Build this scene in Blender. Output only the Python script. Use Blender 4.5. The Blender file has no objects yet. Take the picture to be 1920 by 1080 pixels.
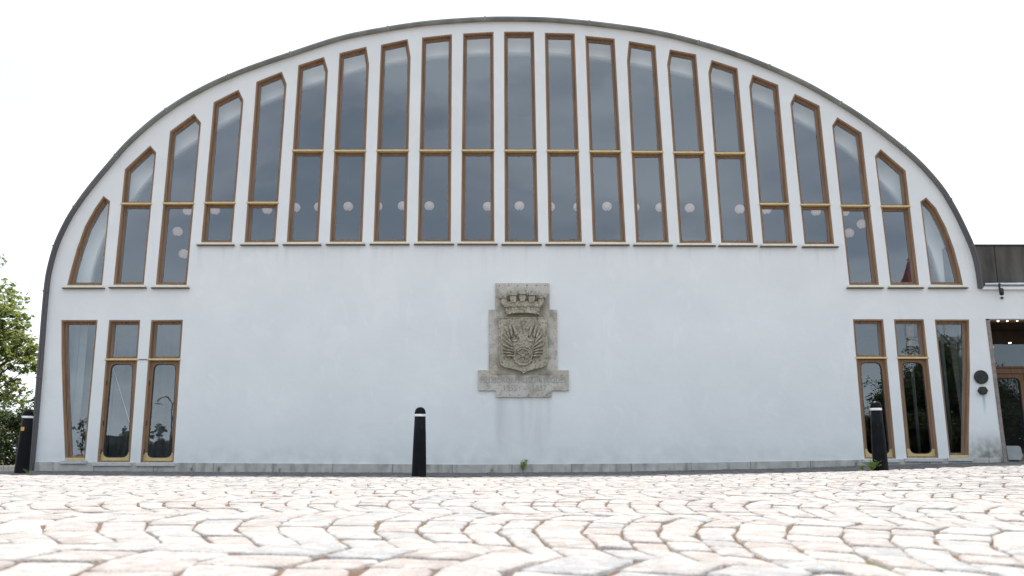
import bpy, bmesh, math, random
from math import sin, cos, pi, radians, sqrt, atan2
from mathutils import Vector, Matrix
random.seed(7)
C = bpy.context.scene
COL = C.collection

# ---------------------------------------------------------------- camera
F_PX = 1643.0; TANP = 0.1935; H = 0.30
PITCH = math.atan(TANP)
cam = bpy.data.cameras.new('camera'); camo = bpy.data.objects.new('camera', cam); COL.objects.link(camo)
cam.sensor_width = 36; cam.lens = F_PX * 36 / 1920
cam.clip_start = 0.05; cam.clip_end = 3000
camo.location = (0, 0, H); camo.rotation_euler = (pi/2 + PITCH, 0, 0)
cam.dof.use_dof = True; cam.dof.focus_distance = 17.5; cam.dof.aperture_fstop = 3.6
C.camera = camo
# ---------------------------------------------------------------- world, sun, exposure
SUN_EL = radians(66); SUN_AZ = radians(4)
w = bpy.data.worlds.new('World'); C.world = w; w.use_nodes = True
nt = w.node_tree; nt.nodes.clear()
out = nt.nodes.new('ShaderNodeOutputWorld'); bg = nt.nodes.new('ShaderNodeBackground')
sky = nt.nodes.new('ShaderNodeTexSky'); sky.sky_type = 'NISHITA'; sky.sun_disc = False
sky.sun_elevation = SUN_EL; sky.sun_rotation = SUN_AZ; sky.dust_density = 3.0; sky.air_density = 1.0
tc = nt.nodes.new('ShaderNodeTexCoord'); mp = nt.nodes.new('ShaderNodeMapping'); mp.inputs['Scale'].default_value = (1, 1, 3)
nz = nt.nodes.new('ShaderNodeTexNoise'); nz.inputs['Scale'].default_value = 3.0; nz.inputs['Detail'].default_value = 6; nz.inputs['Distortion'].default_value = .6
rp = nt.nodes.new('ShaderNodeValToRGB'); rp.color_ramp.elements[0].position = .36; rp.color_ramp.elements[1].position = .66
rp.color_ramp.elements[0].color = (.42, .42, .42, 1); rp.color_ramp.elements[1].color = (.92, .92, .92, 1)
mx = nt.nodes.new('ShaderNodeMix'); mx.data_type = 'RGBA'; mx.inputs['B'].default_value = (8.3, 9.0, 9.6, 1)
L = nt.links.new
L(tc.outputs['Generated'], mp.inputs['Vector']); L(mp.outputs['Vector'], nz.inputs['Vector']); L(nz.outputs['Fac'], rp.inputs['Fac'])
L(rp.outputs['Color'], mx.inputs['Factor']); L(sky.outputs['Color'], mx.inputs['A']); L(mx.outputs['Result'], bg.inputs['Color'])
bg.inputs['Strength'].default_value = 0.10; L(bg.outputs['Background'], out.inputs['Surface'])
sl = bpy.data.lights.new('sun', 'SUN'); sl.energy = 3.6; sl.angle = radians(.6); sl.color = (1, .96, .9)
so = bpy.data.objects.new('sun', sl); COL.objects.link(so); so.rotation_euler = (-(pi/2 - SUN_EL), 0, -SUN_AZ); so.location = (0, 30, 40)
C.view_settings.view_transform = 'Standard'; C.view_settings.look = 'None'
C.view_settings.gamma = 1; C.view_settings.exposure = 0.88
C.render.engine = 'CYCLES'
C.cycles.max_bounces = 8; C.cycles.transparent_max_bounces = 12

# ---------------------------------------------------------------- helpers
CP, SP = cos(PITCH), sin(PITCH)
def P(u, v, Y=18.0):
    """x, z of the photo's pixel on the vertical plane at distance Y"""
    a = u - 960; b = 540 - v
    ry = F_PX*CP - b*SP; rz = F_PX*SP + b*CP
    t = Y/ry
    return (a*t, H + rz*t)
def PP(pts, Y=18.0): return [P(u, v, Y) for u, v in pts]

_G = [(-30, .05), (-9.2, .037), (-6, .015), (-.9, 0), (2, .02), (5.5, .09), (7.1, .147), (8.5, .18), (9.9, .21), (14, .25), (60, .3)]
def gx(x):
    if x <= _G[0][0]: return _G[0][1]
    for (a, za), (b, zb) in zip(_G, _G[1:]):
        if x <= b:
            t = (x-a)/(b-a); return za + (zb-za)*t
    return _G[-1][1]
def ground(x, y):
    t = min(1, max(0, (y-3)/9)); t = t*t*(3-2*t)
    return gx(x)*t

def area(p): return .5*sum(p[i][0]*p[(i+1) % len(p)][1]-p[(i+1) % len(p)][0]*p[i][1] for i in range(len(p)))
def inset(p, d):
    """inward offset of a simple polygon (negative d = outward)"""
    n = len(p); s = 1 if area(p) > 0 else -1; out = []
    for i in range(n):
        a, b, c = Vector(p[i-1]), Vector(p[i]), Vector(p[(i+1) % n])
        e1 = (b-a).normalized(); e2 = (c-b).normalized()
        n1 = Vector((-e1.y, e1.x))*s; n2 = Vector((-e2.y, e2.x))*s
        m = n1+n2; k = max(.25, m.dot(n1)); out.append(tuple(b + m*(d/k)))
    return out
def rounded(p, r, seg=5):
    n = len(p); out = []
    for i in range(n):
        a, b, c = Vector(p[i-1]), Vector(p[i]), Vector(p[(i+1) % n])
        u = (a-b).normalized(); v = (c-b).normalized()
        s, e = b+u*r, b+v*r
        for k in range(seg+1):
            t = k/seg; out.append(tuple(s*(1-t)**2 + b*2*t*(1-t) + e*t*t))
    return out
def arc_smooth(pts, seg=6):
    out = []
    n = len(pts)
    for i in range(n-1):
        p0 = Vector(pts[max(0, i-1)]); p1 = Vector(pts[i]); p2 = Vector(pts[i+1]); p3 = Vector(pts[min(n-1, i+2)])
        for k in range(seg):
            t = k/seg
            out.append(tuple(.5*((2*p1)+(p2-p0)*t+(2*p0-5*p1+4*p2-p3)*t*t+(3*p1-p0-3*p2+p3)*t**3)))
    out.append(tuple(pts[-1])); return out

def slab(outer, holes, y0, y1):
    """mesh of an xz polygon with holes, between y0 and y1"""
    cu = bpy.data.curves.new('tmp', 'CURVE'); cu.dimensions = '2D'; cu.fill_mode = 'BOTH'; cu.extrude = (y1-y0)/2
    for ring in [outer]+list(holes):
        s = cu.splines.new('POLY'); s.points.add(len(ring)-1); s.use_cyclic_u = True
        for q, pt in zip(ring, s.points): pt.co = (q[0], q[1], 0, 1)
    o = bpy.data.objects.new('tmp', cu)
    me = bpy.data.meshes.new_from_object(o)
    bpy.data.objects.remove(o); bpy.data.curves.remove(cu)
    me.transform(Matrix(((1, 0, 0, 0), (0, 0, -1, (y0+y1)/2), (0, 1, 0, 0), (0, 0, 0, 1))))
    bm = bmesh.new(); bm.from_mesh(me)
    bmesh.ops.remove_doubles(bm, verts=bm.verts, dist=1e-5)
    bmesh.ops.recalc_face_normals(bm, faces=bm.faces); bm.to_mesh(me); bm.free()
    me.materials.clear()
    return me

class MB:
    def __init__(s): s.v = []; s.f = []
    def add(s, v, f):
        o = len(s.v); s.v += [tuple(q) for q in v]; s.f += [tuple(i+o for i in q) for q in f]; return s
    def box(s, x0, x1, y0, y1, z0, z1):
        return s.add([(x0,y0,z0),(x1,y0,z0),(x1,y1,z0),(x0,y1,z0),(x0,y0,z1),(x1,y0,z1),(x1,y1,z1),(x0,y1,z1)],
                     [(0,3,2,1),(4,5,6,7),(0,1,5,4),(1,2,6,5),(2,3,7,6),(3,0,4,7)])
    def prism(s, poly, y0, y1):
        if area(poly) < 0: poly = poly[::-1]
        n = len(poly)
        return s.add([(a,y0,b) for a,b in poly]+[(a,y1,b) for a,b in poly],
                     [tuple(range(n)), tuple(range(2*n-1, n-1, -1))]+[(i, i+n, (i+1)%n+n, (i+1)%n) for i in range(n)])
    def tube(s, pts, r, n=8, cap=True):
        pts = [Vector(p) for p in pts]; m = len(pts); rs = r if isinstance(r, (list, tuple)) else [r]*m
        v = []; up = Vector((0,0,1))
        for i, p in enumerate(pts):
            d = (pts[min(m-1,i+1)]-pts[max(0,i-1)]).normalized()
            a = d.cross(up) if abs(d.dot(up)) < .95 else d.cross(Vector((1,0,0)))
            a.normalize(); b = d.cross(a)
            for k in range(n):
                t = 2*pi*k/n; v.append(p + (a*cos(t)+b*sin(t))*rs[i])
        f = [(i*n+k, i*n+(k+1)%n, (i+1)*n+(k+1)%n, (i+1)*n+k) for i in range(m-1) for k in range(n)]
        if cap: f += [tuple(range(n-1,-1,-1)), tuple(range((m-1)*n, m*n))]
        return s.add(v, f)
    def lathe(s, prof, n=28, c=(0,0,0)):
        v = []; m = len(prof)
        for r, z in prof:
            for k in range(n):
                t = 2*pi*k/n; v.append((c[0]+r*cos(t), c[1]+r*sin(t), c[2]+z))
        f = [(i*n+k, i*n+(k+1)%n, (i+1)*n+(k+1)%n, (i+1)*n+k) for i in range(m-1) for k in range(n)]
        f += [tuple(range(n-1,-1,-1)), tuple(range((m-1)*n, m*n))]
        return s.add(v, f)
    def ell(s, c, ax, nu=14, nv=8, R=None):
        v = []; f = []
        for j in range(nv+1):
            ph = pi*j/nv
            for i in range(nu):
                t = 2*pi*i/nu; q = Vector((ax[0]*sin(ph)*cos(t), ax[1]*sin(ph)*sin(t), ax[2]*cos(ph)))
                if R: q = R @ q
                v.append(Vector(c)+q)
        for j in range(nv):
            for i in range(nu): f.append((j*nu+i, (j+1)*nu+i, (j+1)*nu+(i+1)%nu, j*nu+(i+1)%nu))
        return s.add(v, f)
    def mesh(s, name='m'):
        me = bpy.data.meshes.new(name); me.from_pydata(s.v, [], s.f); me.validate(); me.update(); return me

def link(name, me, mat=None, parent=None, smooth=False, bevel=0, fixn=True):
    if isinstance(me, MB): me = me.mesh(name)
    me.name = name
    if fixn and len(me.polygons) < 60000:
        bm = bmesh.new(); bm.from_mesh(me); bmesh.ops.recalc_face_normals(bm, faces=bm.faces); bm.to_mesh(me); bm.free()
    if mat: me.materials.append(mat)
    o = bpy.data.objects.new(name, me); COL.objects.link(o)
    if parent:
        o.parent = parent
        p = Vector((0,0,0)); q = parent
        while q: p += q.location; q = q.parent
        o.location = -p
    if smooth:
        for f in me.polygons: f.use_smooth = True
    if bevel:
        b = o.modifiers.new('bevel', 'BEVEL'); b.width = bevel; b.segments = 2; b.limit_method = 'ANGLE'
    return o
def thing(name, loc, label, cat, group=None):
    o = bpy.data.objects.new(name, None); COL.objects.link(o); o.location = loc; o.empty_display_size = .2
    return tag(o, label, cat, group)
def tag(o, label, cat, group=None):
    o['label'] = label; o['category'] = cat
    if group: o['group'] = group
    return o
def copy_tree(o, parent=None):
    c = o.copy(); COL.objects.link(c); c.parent = parent
    for ch in list(o.children): copy_tree(ch, c)
    return c

# ---------------------------------------------------------------- materials
def mat(name, col, rough=.7, metal=0, spec=.5, coords='Object'):
    m = bpy.data.materials.new(name); m.use_nodes = True; n = m.node_tree.nodes; b = n['Principled BSDF']
    b.inputs['Base Color'].default_value = (*col, 1); b.inputs['Roughness'].default_value = rough
    b.inputs['Metallic'].default_value = metal; b.inputs['Specular IOR Level'].default_value = spec
    return m
class NT:
    def __init__(s, m): s.m = m; s.n = m.node_tree.nodes; s.l = m.node_tree.links; s.b = s.n['Principled BSDF']; s.tc = s.n.new('ShaderNodeTexCoord')
    def noise(s, scale=5, detail=4, stretch=(1,1,1), loc=(0,0,0), rough=.5, dist=0, coord='Object'):
        mp = s.n.new('ShaderNodeMapping'); mp.inputs['Scale'].default_value = stretch; mp.inputs['Location'].default_value = loc
        s.l.new(s.tc.outputs[coord], mp.inputs['Vector'])
        z = s.n.new('ShaderNodeTexNoise'); z.inputs['Scale'].default_value = scale; z.inputs['Detail'].default_value = detail
        z.inputs['Roughness'].default_value = rough; z.inputs['Distortion'].default_value = dist
        s.l.new(mp.outputs['Vector'], z.inputs['Vector']); return z.outputs['Fac']
    def ramp(s, fac, p0, c0, p1, c1, mid=None):
        r = s.n.new('ShaderNodeValToRGB'); e = r.color_ramp.elements
        g = lambda c: (*c, 1) if isinstance(c, (tuple, list)) else (c, c, c, 1)
        e[0].position = p0; e[0].color = g(c0); e[1].position = p1; e[1].color = g(c1)
        if mid: x = e.new(mid[0]); x.color = g(mid[1])
        s.l.new(fac, r.inputs['Fac']); return r.outputs['Color']
    def mix(s, fac, a, b, mode='MIX'):
        x = s.n.new('ShaderNodeMix'); x.data_type = 'RGBA'; x.blend_type = mode
        for key, val in (('Factor', fac), ('A', a), ('B', b)):
            if isinstance(val, (int, float)): 
                if key == 'Factor': x.inputs[key].default_value = val
                else: x.inputs[key].default_value = (val, val, val, 1)
            elif isinstance(val, tuple): x.inputs[key].default_value = (*val, 1)
            else: s.l.new(val, x.inputs[key])
        return x.outputs['Result']
    def math(s, op, a, b=0, c=0):
        x = s.n.new('ShaderNodeMath'); x.operation = op
        for i, val in enumerate((a, b, c)):
            if isinstance(val, (int, float)): x.inputs[i].default_value = val
            else: s.l.new(val, x.inputs[i])
        return x.outputs[0]
    def sep(s, coord='Object'):
        x = s.n.new('ShaderNodeSeparateXYZ'); s.l.new(s.tc.outputs[coord], x.inputs[0]); return x.outputs
    def sstep(s, v, a, b):
        x = s.n.new('ShaderNodeMapRange'); x.interpolation_type = 'SMOOTHSTEP'
        s.l.new(v, x.inputs['Value']); x.inputs['From Min'].default_value = a; x.inputs['From Max'].default_value = b; return x.outputs['Result']
    def color(s, c): s.l.new(c, s.b.inputs['Base Color'])
    def rough(s, c): s.l.new(c, s.b.inputs['Roughness'])
    def bump(s, h, strength=.3, dist=.01):
        x = s.n.new('ShaderNodeBump'); x.inputs['Strength'].default_value = strength; x.inputs['Distance'].default_value = dist
        s.l.new(h, x.inputs['Height']); s.l.new(x.outputs['Normal'], s.b.inputs['Normal'])

def wall_material():
    m = mat('painted_render', (.74,.75,.76), .9, spec=.2); t = NT(m); x, y, z = t.sep()
    big = t.noise(.9, 5); c = t.ramp(big, .3, (.690,.718,.73), .7, (.74,.768,.775))
    mid = t.noise(5, 6, (1,1,.5)); c = t.mix(t.ramp(mid, .35, 0, .75, .22), c, (.655,.68,.69))
    pt = t.ramp(t.noise(1.6, 3, (1,1,.6), (9,4,2), dist=1.5), .60, 0, .63, .22); c = t.mix(pt, c, (.80,.81,.81))
    # vertical rain streaks below the carved panel
    sx = t.noise(3.2, 6, (1,1,.12), (1.3,0,0), dist=.3); st = t.ramp(sx, .36, 0, .66, 1)
    px0, pz = P(929, 745); px1 = P(1036, 745)[0]; zb = P(950, 866)[1]
    inx = t.math('MULTIPLY', t.sstep(x, px0-.08, px0+.12), t.math('SUBTRACT', 1, t.sstep(x, px1-.1, px1+.05)))
    inz = t.math('MULTIPLY', t.sstep(z, zb-.3, zb+.9), t.math('SUBTRACT', 1, t.sstep(z, pz-.05, pz+.03)))
    k = t.math('MULTIPLY', t.math('MULTIPLY', inx, inz), t.math('MULTIPLY_ADD', st, .40, .08))
    c = t.mix(k, c, (.37,.39,.41))
    # fainter streaks under the upper sills
    zs = P(960, 458)[1]
    inz2 = t.math('MULTIPLY', t.sstep(z, zs-.75, zs-.02), t.math('SUBTRACT', 1, t.sstep(z, zs, zs+.02)))
    s2 = t.ramp(t.noise(6, 5, (1,1,.08), (3,0,0)), .52, 0, .75, .5)
    c = t.mix(t.math('MULTIPLY', inz2, s2), c, (.55,.56,.54))
    # splash dirt above the plinth, heavier at the entrance corner
    d = t.math('MULTIPLY', t.math('SUBTRACT', 1, t.sstep(z, .12, .75)), t.ramp(t.noise(3.5, 6), .35, 0, .7, .5))
    c = t.mix(d, c, (.5,.51,.5))
    cx = t.math('MULTIPLY', t.sstep(x, 8.7, 9.7), t.math('SUBTRACT', 1, t.sstep(z, .28, .95)))
    c = t.mix(t.math('MULTIPLY', cx, t.ramp(t.noise(7, 6), .3, .35, .62, .95)), c, (.16,.16,.135))
    # verdigris run below the small plaque
    gxp, gz = P(1844, 741)
    dx = t.math('SUBTRACT', 1, t.sstep(t.math('ABSOLUTE', t.math('SUBTRACT', x, gxp)), .0, .05))
    dz = t.math('MULTIPLY', t.sstep(z, gz-.45, gz-.02), t.math('SUBTRACT', 1, t.sstep(z, gz, gz+.03)))
    c = t.mix(t.math('MULTIPLY', t.math('MULTIPLY', dx, dz), .75), c, (.16,.42,.45))
    sp = t.ramp(t.noise(38, 2), .24, 1, .27, 0); c = t.mix(t.math('MULTIPLY', sp, .25), c, (.3,.3,.3))
    t.color(c)
    h = t.math('ADD', t.math('MULTIPLY', t.noise(120, 3), .25), t.math('MULTIPLY', t.noise(2.5, 4), 1.6)); t.bump(h, .4, .02)
    return m
def noisy(name, c0, c1, scale=8, rough=.8, bump=.3, stretch=(1,1,1), metal=0, spec=.4, detail=6, dist=.01, coord='Object'):
    m = mat(name, c0, rough, metal, spec); t = NT(m); f = t.noise(scale, detail, stretch, coord=coord)
    t.color(t.ramp(f, .3, c0, .7, c1))
    if bump: t.bump(t.noise(scale*4, 4, stretch, coord=coord), bump, dist)
    return m
M = {}
M['wall'] = wall_material()
def wood_material(name, c0, c1, c2):
    m = mat(name, c0, .55, spec=.35); t = NT(m)
    g = t.noise(30, 6, (1,1,.06), dist=.3); big = t.noise(1.7, 3)
    c = t.ramp(g, .28, c0, .72, c1); c = t.mix(t.ramp(big, .4, 0, .7, .7), c, c2); t.color(c); t.bump(g, .25, .004); return m
M['wood'] = wood_material('oiled_teak', (.14,.082,.046), (.33,.205,.12), (.225,.135,.076))
M['wood_door'] = wood_material('door_teak', (.16,.088,.045), (.30,.175,.095), (.22,.12,.065))
M['brass'] = noisy('weathered_brass', (.50,.385,.17), (.62,.49,.25), 14, .5, .15, metal=.25)
M['bar'] = noisy('pale_brass_bar', (.54,.41,.20), (.66,.53,.29), 14, .5, .1, metal=.15)
M['sill'] = noisy('cream_sill', (.66,.62,.48), (.78,.74,.60), 12, .6, .2)
M['plinth'] = noisy('concrete_plinth', (.30,.31,.31), (.47,.48,.48), 5, .9, .5)
def plinth_material():
    m = M['plinth']; t = NT(m); f = t.noise(5, 7); c = t.ramp(f, .3, (.36,.355,.34), .7, (.50,.49,.465))
    st = t.ramp(t.noise(7, 5, (1,1,.25), (4,0,0)), .5, 0, .72, .7); c = t.mix(st, c, (.17,.18,.14))
    x, y, z = t.sep(); br = t.n.new('ShaderNodeMath'); br.operation = 'PINGPONG'; br.inputs[1].default_value = .6; t.l.new(x, br.inputs[0])
    c = t.mix(t.math('MULTIPLY', t.math('LESS_THAN', br.outputs[0], .007), .75), c, (.1,.1,.09))
    t.color(c)
plinth_material()
M['flash'] = noisy('lead_flashing', (.085,.085,.09), (.17,.17,.165), 4, .6, .3)
def fl_mat():
    m = M['flash']; t = NT(m); x, y, z = t.sep()
    c = t.ramp(t.noise(3, 6), .3, (.17,.175,.16), .7, (.28,.285,.26)); c = t.mix(t.sstep(z, 4.5, 8), (.10,.095,.10), c); t.color(c)
fl_mat()
M['thresh'] = noisy('threshold_stone', (.42,.43,.43), (.56,.57,.56), 9, .85, .3)
M['roof'] = noisy('roof_felt', (.09,.09,.09), (.15,.15,.14), 2, .9, .3)
M['white_in'] = mat('white_ceiling', (.9,.92,.9), .9)
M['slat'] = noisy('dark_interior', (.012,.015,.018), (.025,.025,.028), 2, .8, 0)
M['floor_in'] = noisy('interior_floor', (.10,.07,.05), (.13,.09,.06), 2, .5, 0)
M['dark_metal'] = noisy('black_paint', (.012,.012,.014), (.03,.03,.032), 9, .42, .1)
M['dark_frame'] = mat('dark_gasket', (.02,.02,.02), .6)
M['stone'] = None
def stone_material():
    m = mat('carved_limestone', (.3,.28,.22), .95, spec=.15); t = NT(m)
    a = t.noise(2.6, 6); c = t.ramp(a, .32, (.46,.41,.345), .68, (.54,.53,.50))
    b = t.noise(4.5, 8, loc=(5,2,1)); c = t.mix(t.ramp(b, .5, 0, .68, .7), c, (.30,.285,.23))
    d = t.noise(26, 5); c = t.mix(t.ramp(d, .54, 0, .7, .55), c, (.17,.16,.12))
    x, y, z = t.sep(); ccx = P(981, 600)[0]; zc = P(981, 632, 17.9)[1]
    dd = t.math('MAXIMUM', t.math('DIVIDE', t.math('ABSOLUTE', t.math('SUBTRACT', x, ccx)), .62), t.math('DIVIDE', t.math('ABSOLUTE', t.math('SUBTRACT', z, zc)), .92))
    dd = t.math('ADD', dd, t.math('MULTIPLY', t.math('SUBTRACT', t.noise(5, 6, loc=(7,7,7)), .5), 1.3))
    c = t.mix(t.math('MULTIPLY', t.math('SUBTRACT', 1, t.sstep(dd, .7, 1.05)), .62), c, (.20,.185,.135))
    t.color(c); t.bump(t.math('ADD', t.noise(30, 6), t.noise(90, 3)), .4, .008); return m
M['stone'] = stone_material()
def relief_material():
    m = mat('weathered_relief_stone', (.3,.28,.22), .95, spec=.15); t = NT(m)
    a = t.noise(5, 6); c = t.ramp(a, .32, (.33,.305,.235), .68, (.48,.45,.37))
    d = t.noise(22, 5, loc=(2,0,0)); c = t.mix(t.ramp(d, .48, 0, .66, .75), c, (.12,.11,.08))
    t.color(c); t.bump(t.math('ADD', t.noise(34, 6), t.noise(90, 3)), .6, .01); return m
M['relief'] = relief_material()
def glass_material(name, tint=(.98,1,1), refl=.165):
    m = bpy.data.materials.new(name); m.use_nodes = True; n = m.node_tree.nodes; l = m.node_tree.links; n.clear()
    o = n.new('ShaderNodeOutputMaterial'); mixs = n.new('ShaderNodeMixShader'); tr = n.new('ShaderNodeBsdfTransparent'); gl = n.new('ShaderNodeBsdfGlossy')
    tr.inputs['Color'].default_value = (*tint, 1); gl.inputs['Roughness'].default_value = .0; gl.inputs['Color'].default_value = (.86,.93,1,1)
    fr = n.new('ShaderNodeFresnel'); fr.inputs['IOR'].default_value = 1.5
    mu = n.new('ShaderNodeMath'); mu.operation = 'MULTIPLY_ADD'; mu.inputs[1].default_value = 1.3; mu.inputs[2].default_value = refl-.05; mu.use_clamp = True
    tcn = n.new('ShaderNodeTexCoord'); nz = n.new('ShaderNodeTexNoise'); nz.inputs['Scale'].default_value = 1.1; nz.inputs['Detail'].default_value = 2
    bp = n.new('ShaderNodeBump'); bp.inputs['Strength'].default_value = .12; bp.inputs['Distance'].default_value = .02
    l.new(tcn.outputs['Object'], nz.inputs['Vector']); l.new(nz.outputs['Fac'], bp.inputs['Height']); l.new(bp.outputs['Normal'], gl.inputs['Normal'])
    l.new(fr.outputs[0], mu.inputs[0]); l.new(mu.outputs[0], mixs.inputs['Fac']); l.new(tr.outputs[0], mixs.inputs[1]); l.new(gl.outputs[0], mixs.inputs[2]); l.new(mixs.outputs[0], o.inputs['Surface'])
    return m
M['glass'] = glass_material('window_glass')
M['glass_dark'] = glass_material('door_glass', (.92,.96,.97), .17)
M['glass_wing'] = glass_material('entrance_glass', (.6,.64,.64), .09)
M['curtain'] = noisy('pale_curtain', (.30,.35,.37), (.38,.43,.45), 3, .95, .1)
M['curtain_dark'] = noisy('dark_curtain', (.13,.145,.155), (.18,.195,.205), 3, .95, .1)
M['curtain_grey'] = noisy('grey_curtain', (.15,.18,.20), (.21,.24,.26), 3, .95, .1)
M['curtain_olive'] = noisy('olive_curtain', (.17,.17,.13), (.21,.21,.16), 3, .95, .1)
def paper_material():
    m = mat('globe_paper', (.78,.69,.64), .9); b = m.node_tree.nodes['Principled BSDF']
    b.inputs['Emission Color'].default_value = (1,.76,.66,1); b.inputs['Emission Strength'].default_value = .09; return m
M['paper'] = paper_material()
def em(name, col, s):
    m = mat(name, col, .5); b = m.node_tree.nodes['Principled BSDF']; b.inputs['Emission Color'].default_value = (*col, 1); b.inputs['Emission Strength'].default_value = s; return m
M['bulb'] = em('lit_bulb', (1,.62,.30), 5)
M['black'] = noisy('bollard_enamel', (.010,.011,.013), (.028,.03,.034), 6, .38, .12)
def bollard_mat():
    m = M['black']; t = NT(m); s = t.ramp(t.noise(30, 4, (1,1,.3), (2,2,2)), .68, 0, .74, .5)
    x, y, z = t.sep(); dust = t.math('MULTIPLY', t.math('SUBTRACT', 1, t.sstep(z, 0, .3)), t.ramp(t.noise(9, 6), .4, 0, .7, .35))
    c = t.ramp(t.noise(6, 5), .3, (.004,.0045,.006), .7, (.009,.010,.012)); c = t.mix(s, c, (.04,.045,.05)); c = t.mix(t.math('MULTIPLY', dust, .4), c, (.06,.055,.05)); t.b.inputs['Specular IOR Level'].default_value = .07; t.color(c)
bollard_mat()
M['white_band'] = noisy('reflective_band', (.62,.64,.64), (.8,.8,.8), 20, .5, .1)
M['yellow'] = mat('yellow_sticker', (.55,.33,.03), .6)
M['zinc'] = noisy('zinc_gutter', (.45,.47,.5), (.6,.62,.65), 8, .3, .1, metal=.8)
M['fascia'] = noisy('dark_roof_slab', (.045,.043,.038), (.115,.11,.10), 3.2, .9, .5, (1,1,.35))
M['trim'] = noisy('reddish_stone_trim', (.19,.16,.145), (.30,.26,.235), 14, .85, .3)
M['bronze'] = noisy('dark_bronze', (.02,.025,.028), (.05,.058,.06), 18, .5, .3, metal=.4)
M['grey_plastic'] = noisy('grey_box', (.28,.30,.31), (.36,.38,.38), 6, .6, .1)
M['bark'] = noisy('bark', (.05,.04,.03), (.11,.09,.07), 12, .95, .6)
def leaf_mat(name, a, b, c2):
    m = mat(name, a, .6, spec=.3); t = NT(m); g = t.n.new('ShaderNodeNewGeometry')
    t.color(t.ramp(g.outputs['Random Per Island'], .1, a, .9, c2, mid=(.5, b)))
    # leaves let light through
    tl = t.n.new('ShaderNodeBsdfTranslucent'); ms = t.n.new('ShaderNodeMixShader'); ms.inputs['Fac'].default_value = .35
    tl.inputs['Color'].default_value = (b[0]*1.6, b[1]*1.6, b[2]*1.2, 1)
    o = t.n['Material Output']; t.l.new(t.b.outputs[0], ms.inputs[1]); t.l.new(tl.outputs[0], ms.inputs[2]); t.l.new(ms.outputs[0], o.inputs['Surface']); return m
M['leaf'] = leaf_mat('tree_leaves', (.09,.12,.04), (.19,.225,.08), (.32,.33,.15))
M['leaf2'] = leaf_mat('shrub_leaves', (.022,.035,.015), (.05,.07,.028), (.09,.11,.05))
M['weed'] = leaf_mat('weed_leaves', (.08,.13,.03), (.16,.24,.05), (.26,.33,.09))

# ---------------------------------------------------------------- ground
def grid_axis(lim, fine, step):
    a = []; v = -lim
    xs = [-lim, -lim*.5, -lim*.25, -60, -40, -30] ; n = int(2*fine/step)
    xs += [-fine+i*step for i in range(n+1)]; xs += [30, 40, 60, lim*.25, lim*.5, lim]; return xs
xs = grid_axis(900, 20, .5); ys = [-900, -400, -200, -100, -60, -30, -15] + [-5+i*.5 for i in range(70)] + [40, 60, 100, 200, 400, 900]
mb = MB(); mb.v = [(x, y, ground(x, y)-.011) for y in ys for x in xs]
nx = len(xs); mb.f = [(j*nx+i, j*nx+i+1, (j+1)*nx+i+1, (j+1)*nx+i) for j in range(len(ys)-1) for i in range(nx-1)]
gm = mat('joint_soil', (.15,.12,.09), 1, spec=.1); t = NT(gm)
c = t.ramp(t.noise(7, 8), .35, (.09,.055,.038), .65, (.17,.11,.08)); c = t.mix(t.ramp(t.noise(1.8, 6, loc=(3,1,0)), .58, 0, .68, .8), c, (.13,.14,.045))
c = t.mix(t.ramp(t.noise(60, 3), .45, 0, .6, .6), c, (.20,.165,.13)); t.color(c); t.bump(t.noise(60, 5), .8, .02)
go = link('ground', mb, gm, fixn=False); go['kind'] = 'structure'

rng = random.Random(11)
def stone_into(V, Fc, cs, z, tilt=(0,0), top=.0, dome=.006):
    """cs: 4 corners (x,y) ccw -> domed irregular paving stone"""
    cx = sum(p[0] for p in cs)/4; cy = sum(p[1] for p in cs)/4
    ring = []
    for i in range(4):
        a = cs[i]; b = cs[(i+1) % 4]
        # chamfered corner plus a mid-edge point
        ka = .05+rng.random()*.10
        ring.append((a[0]+(b[0]-a[0])*ka, a[1]+(b[1]-a[1])*ka))
        m = .5+rng.uniform(-.1,.1); o = rng.uniform(-.05,.05)
        mx_, my_ = a[0]+(b[0]-a[0])*m, a[1]+(b[1]-a[1])*m
        ring.append((mx_+(mx_-cx)*o, my_+(my_-cy)*o))
        kb = 1-(.05+rng.random()*.10)
        ring.append((a[0]+(b[0]-a[0])*kb, a[1]+(b[1]-a[1])*kb))
    n = len(ring); o = len(V)
    def zz(x, y, d): return z + top + d + (x-cx)*tilt[0]+(y-cy)*tilt[1]
    for s, d in ((1.0, -.045), (.99, -.0045), (.93, -.0005+rng.uniform(-.001,.001))):
        for x, y in ring:
            X, Y = cx+(x-cx)*s, cy+(y-cy)*s; V.append((X, Y, zz(X, Y, d + (rng.uniform(-.0015,.0015) if s < 1 else 0))))
    for x, y in ring[::1]:
        X, Y = cx+(x-cx)*.5, cy+(y-cy)*.5; V.append((X, Y, zz(X, Y, dome*.8+rng.uniform(-.002,.002))))
    V.append((cx, cy, zz(cx, cy, dome)))
    for r in range(3):
        for i in range(n): Fc.append((o+r*n+i, o+r*n+(i+1)%n, o+(r+1)*n+(i+1)%n, o+(r+1)*n+i))
    for i in range(n): Fc.append((o+3*n+i, o+3*n+(i+1)%n, o+4*n))
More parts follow.
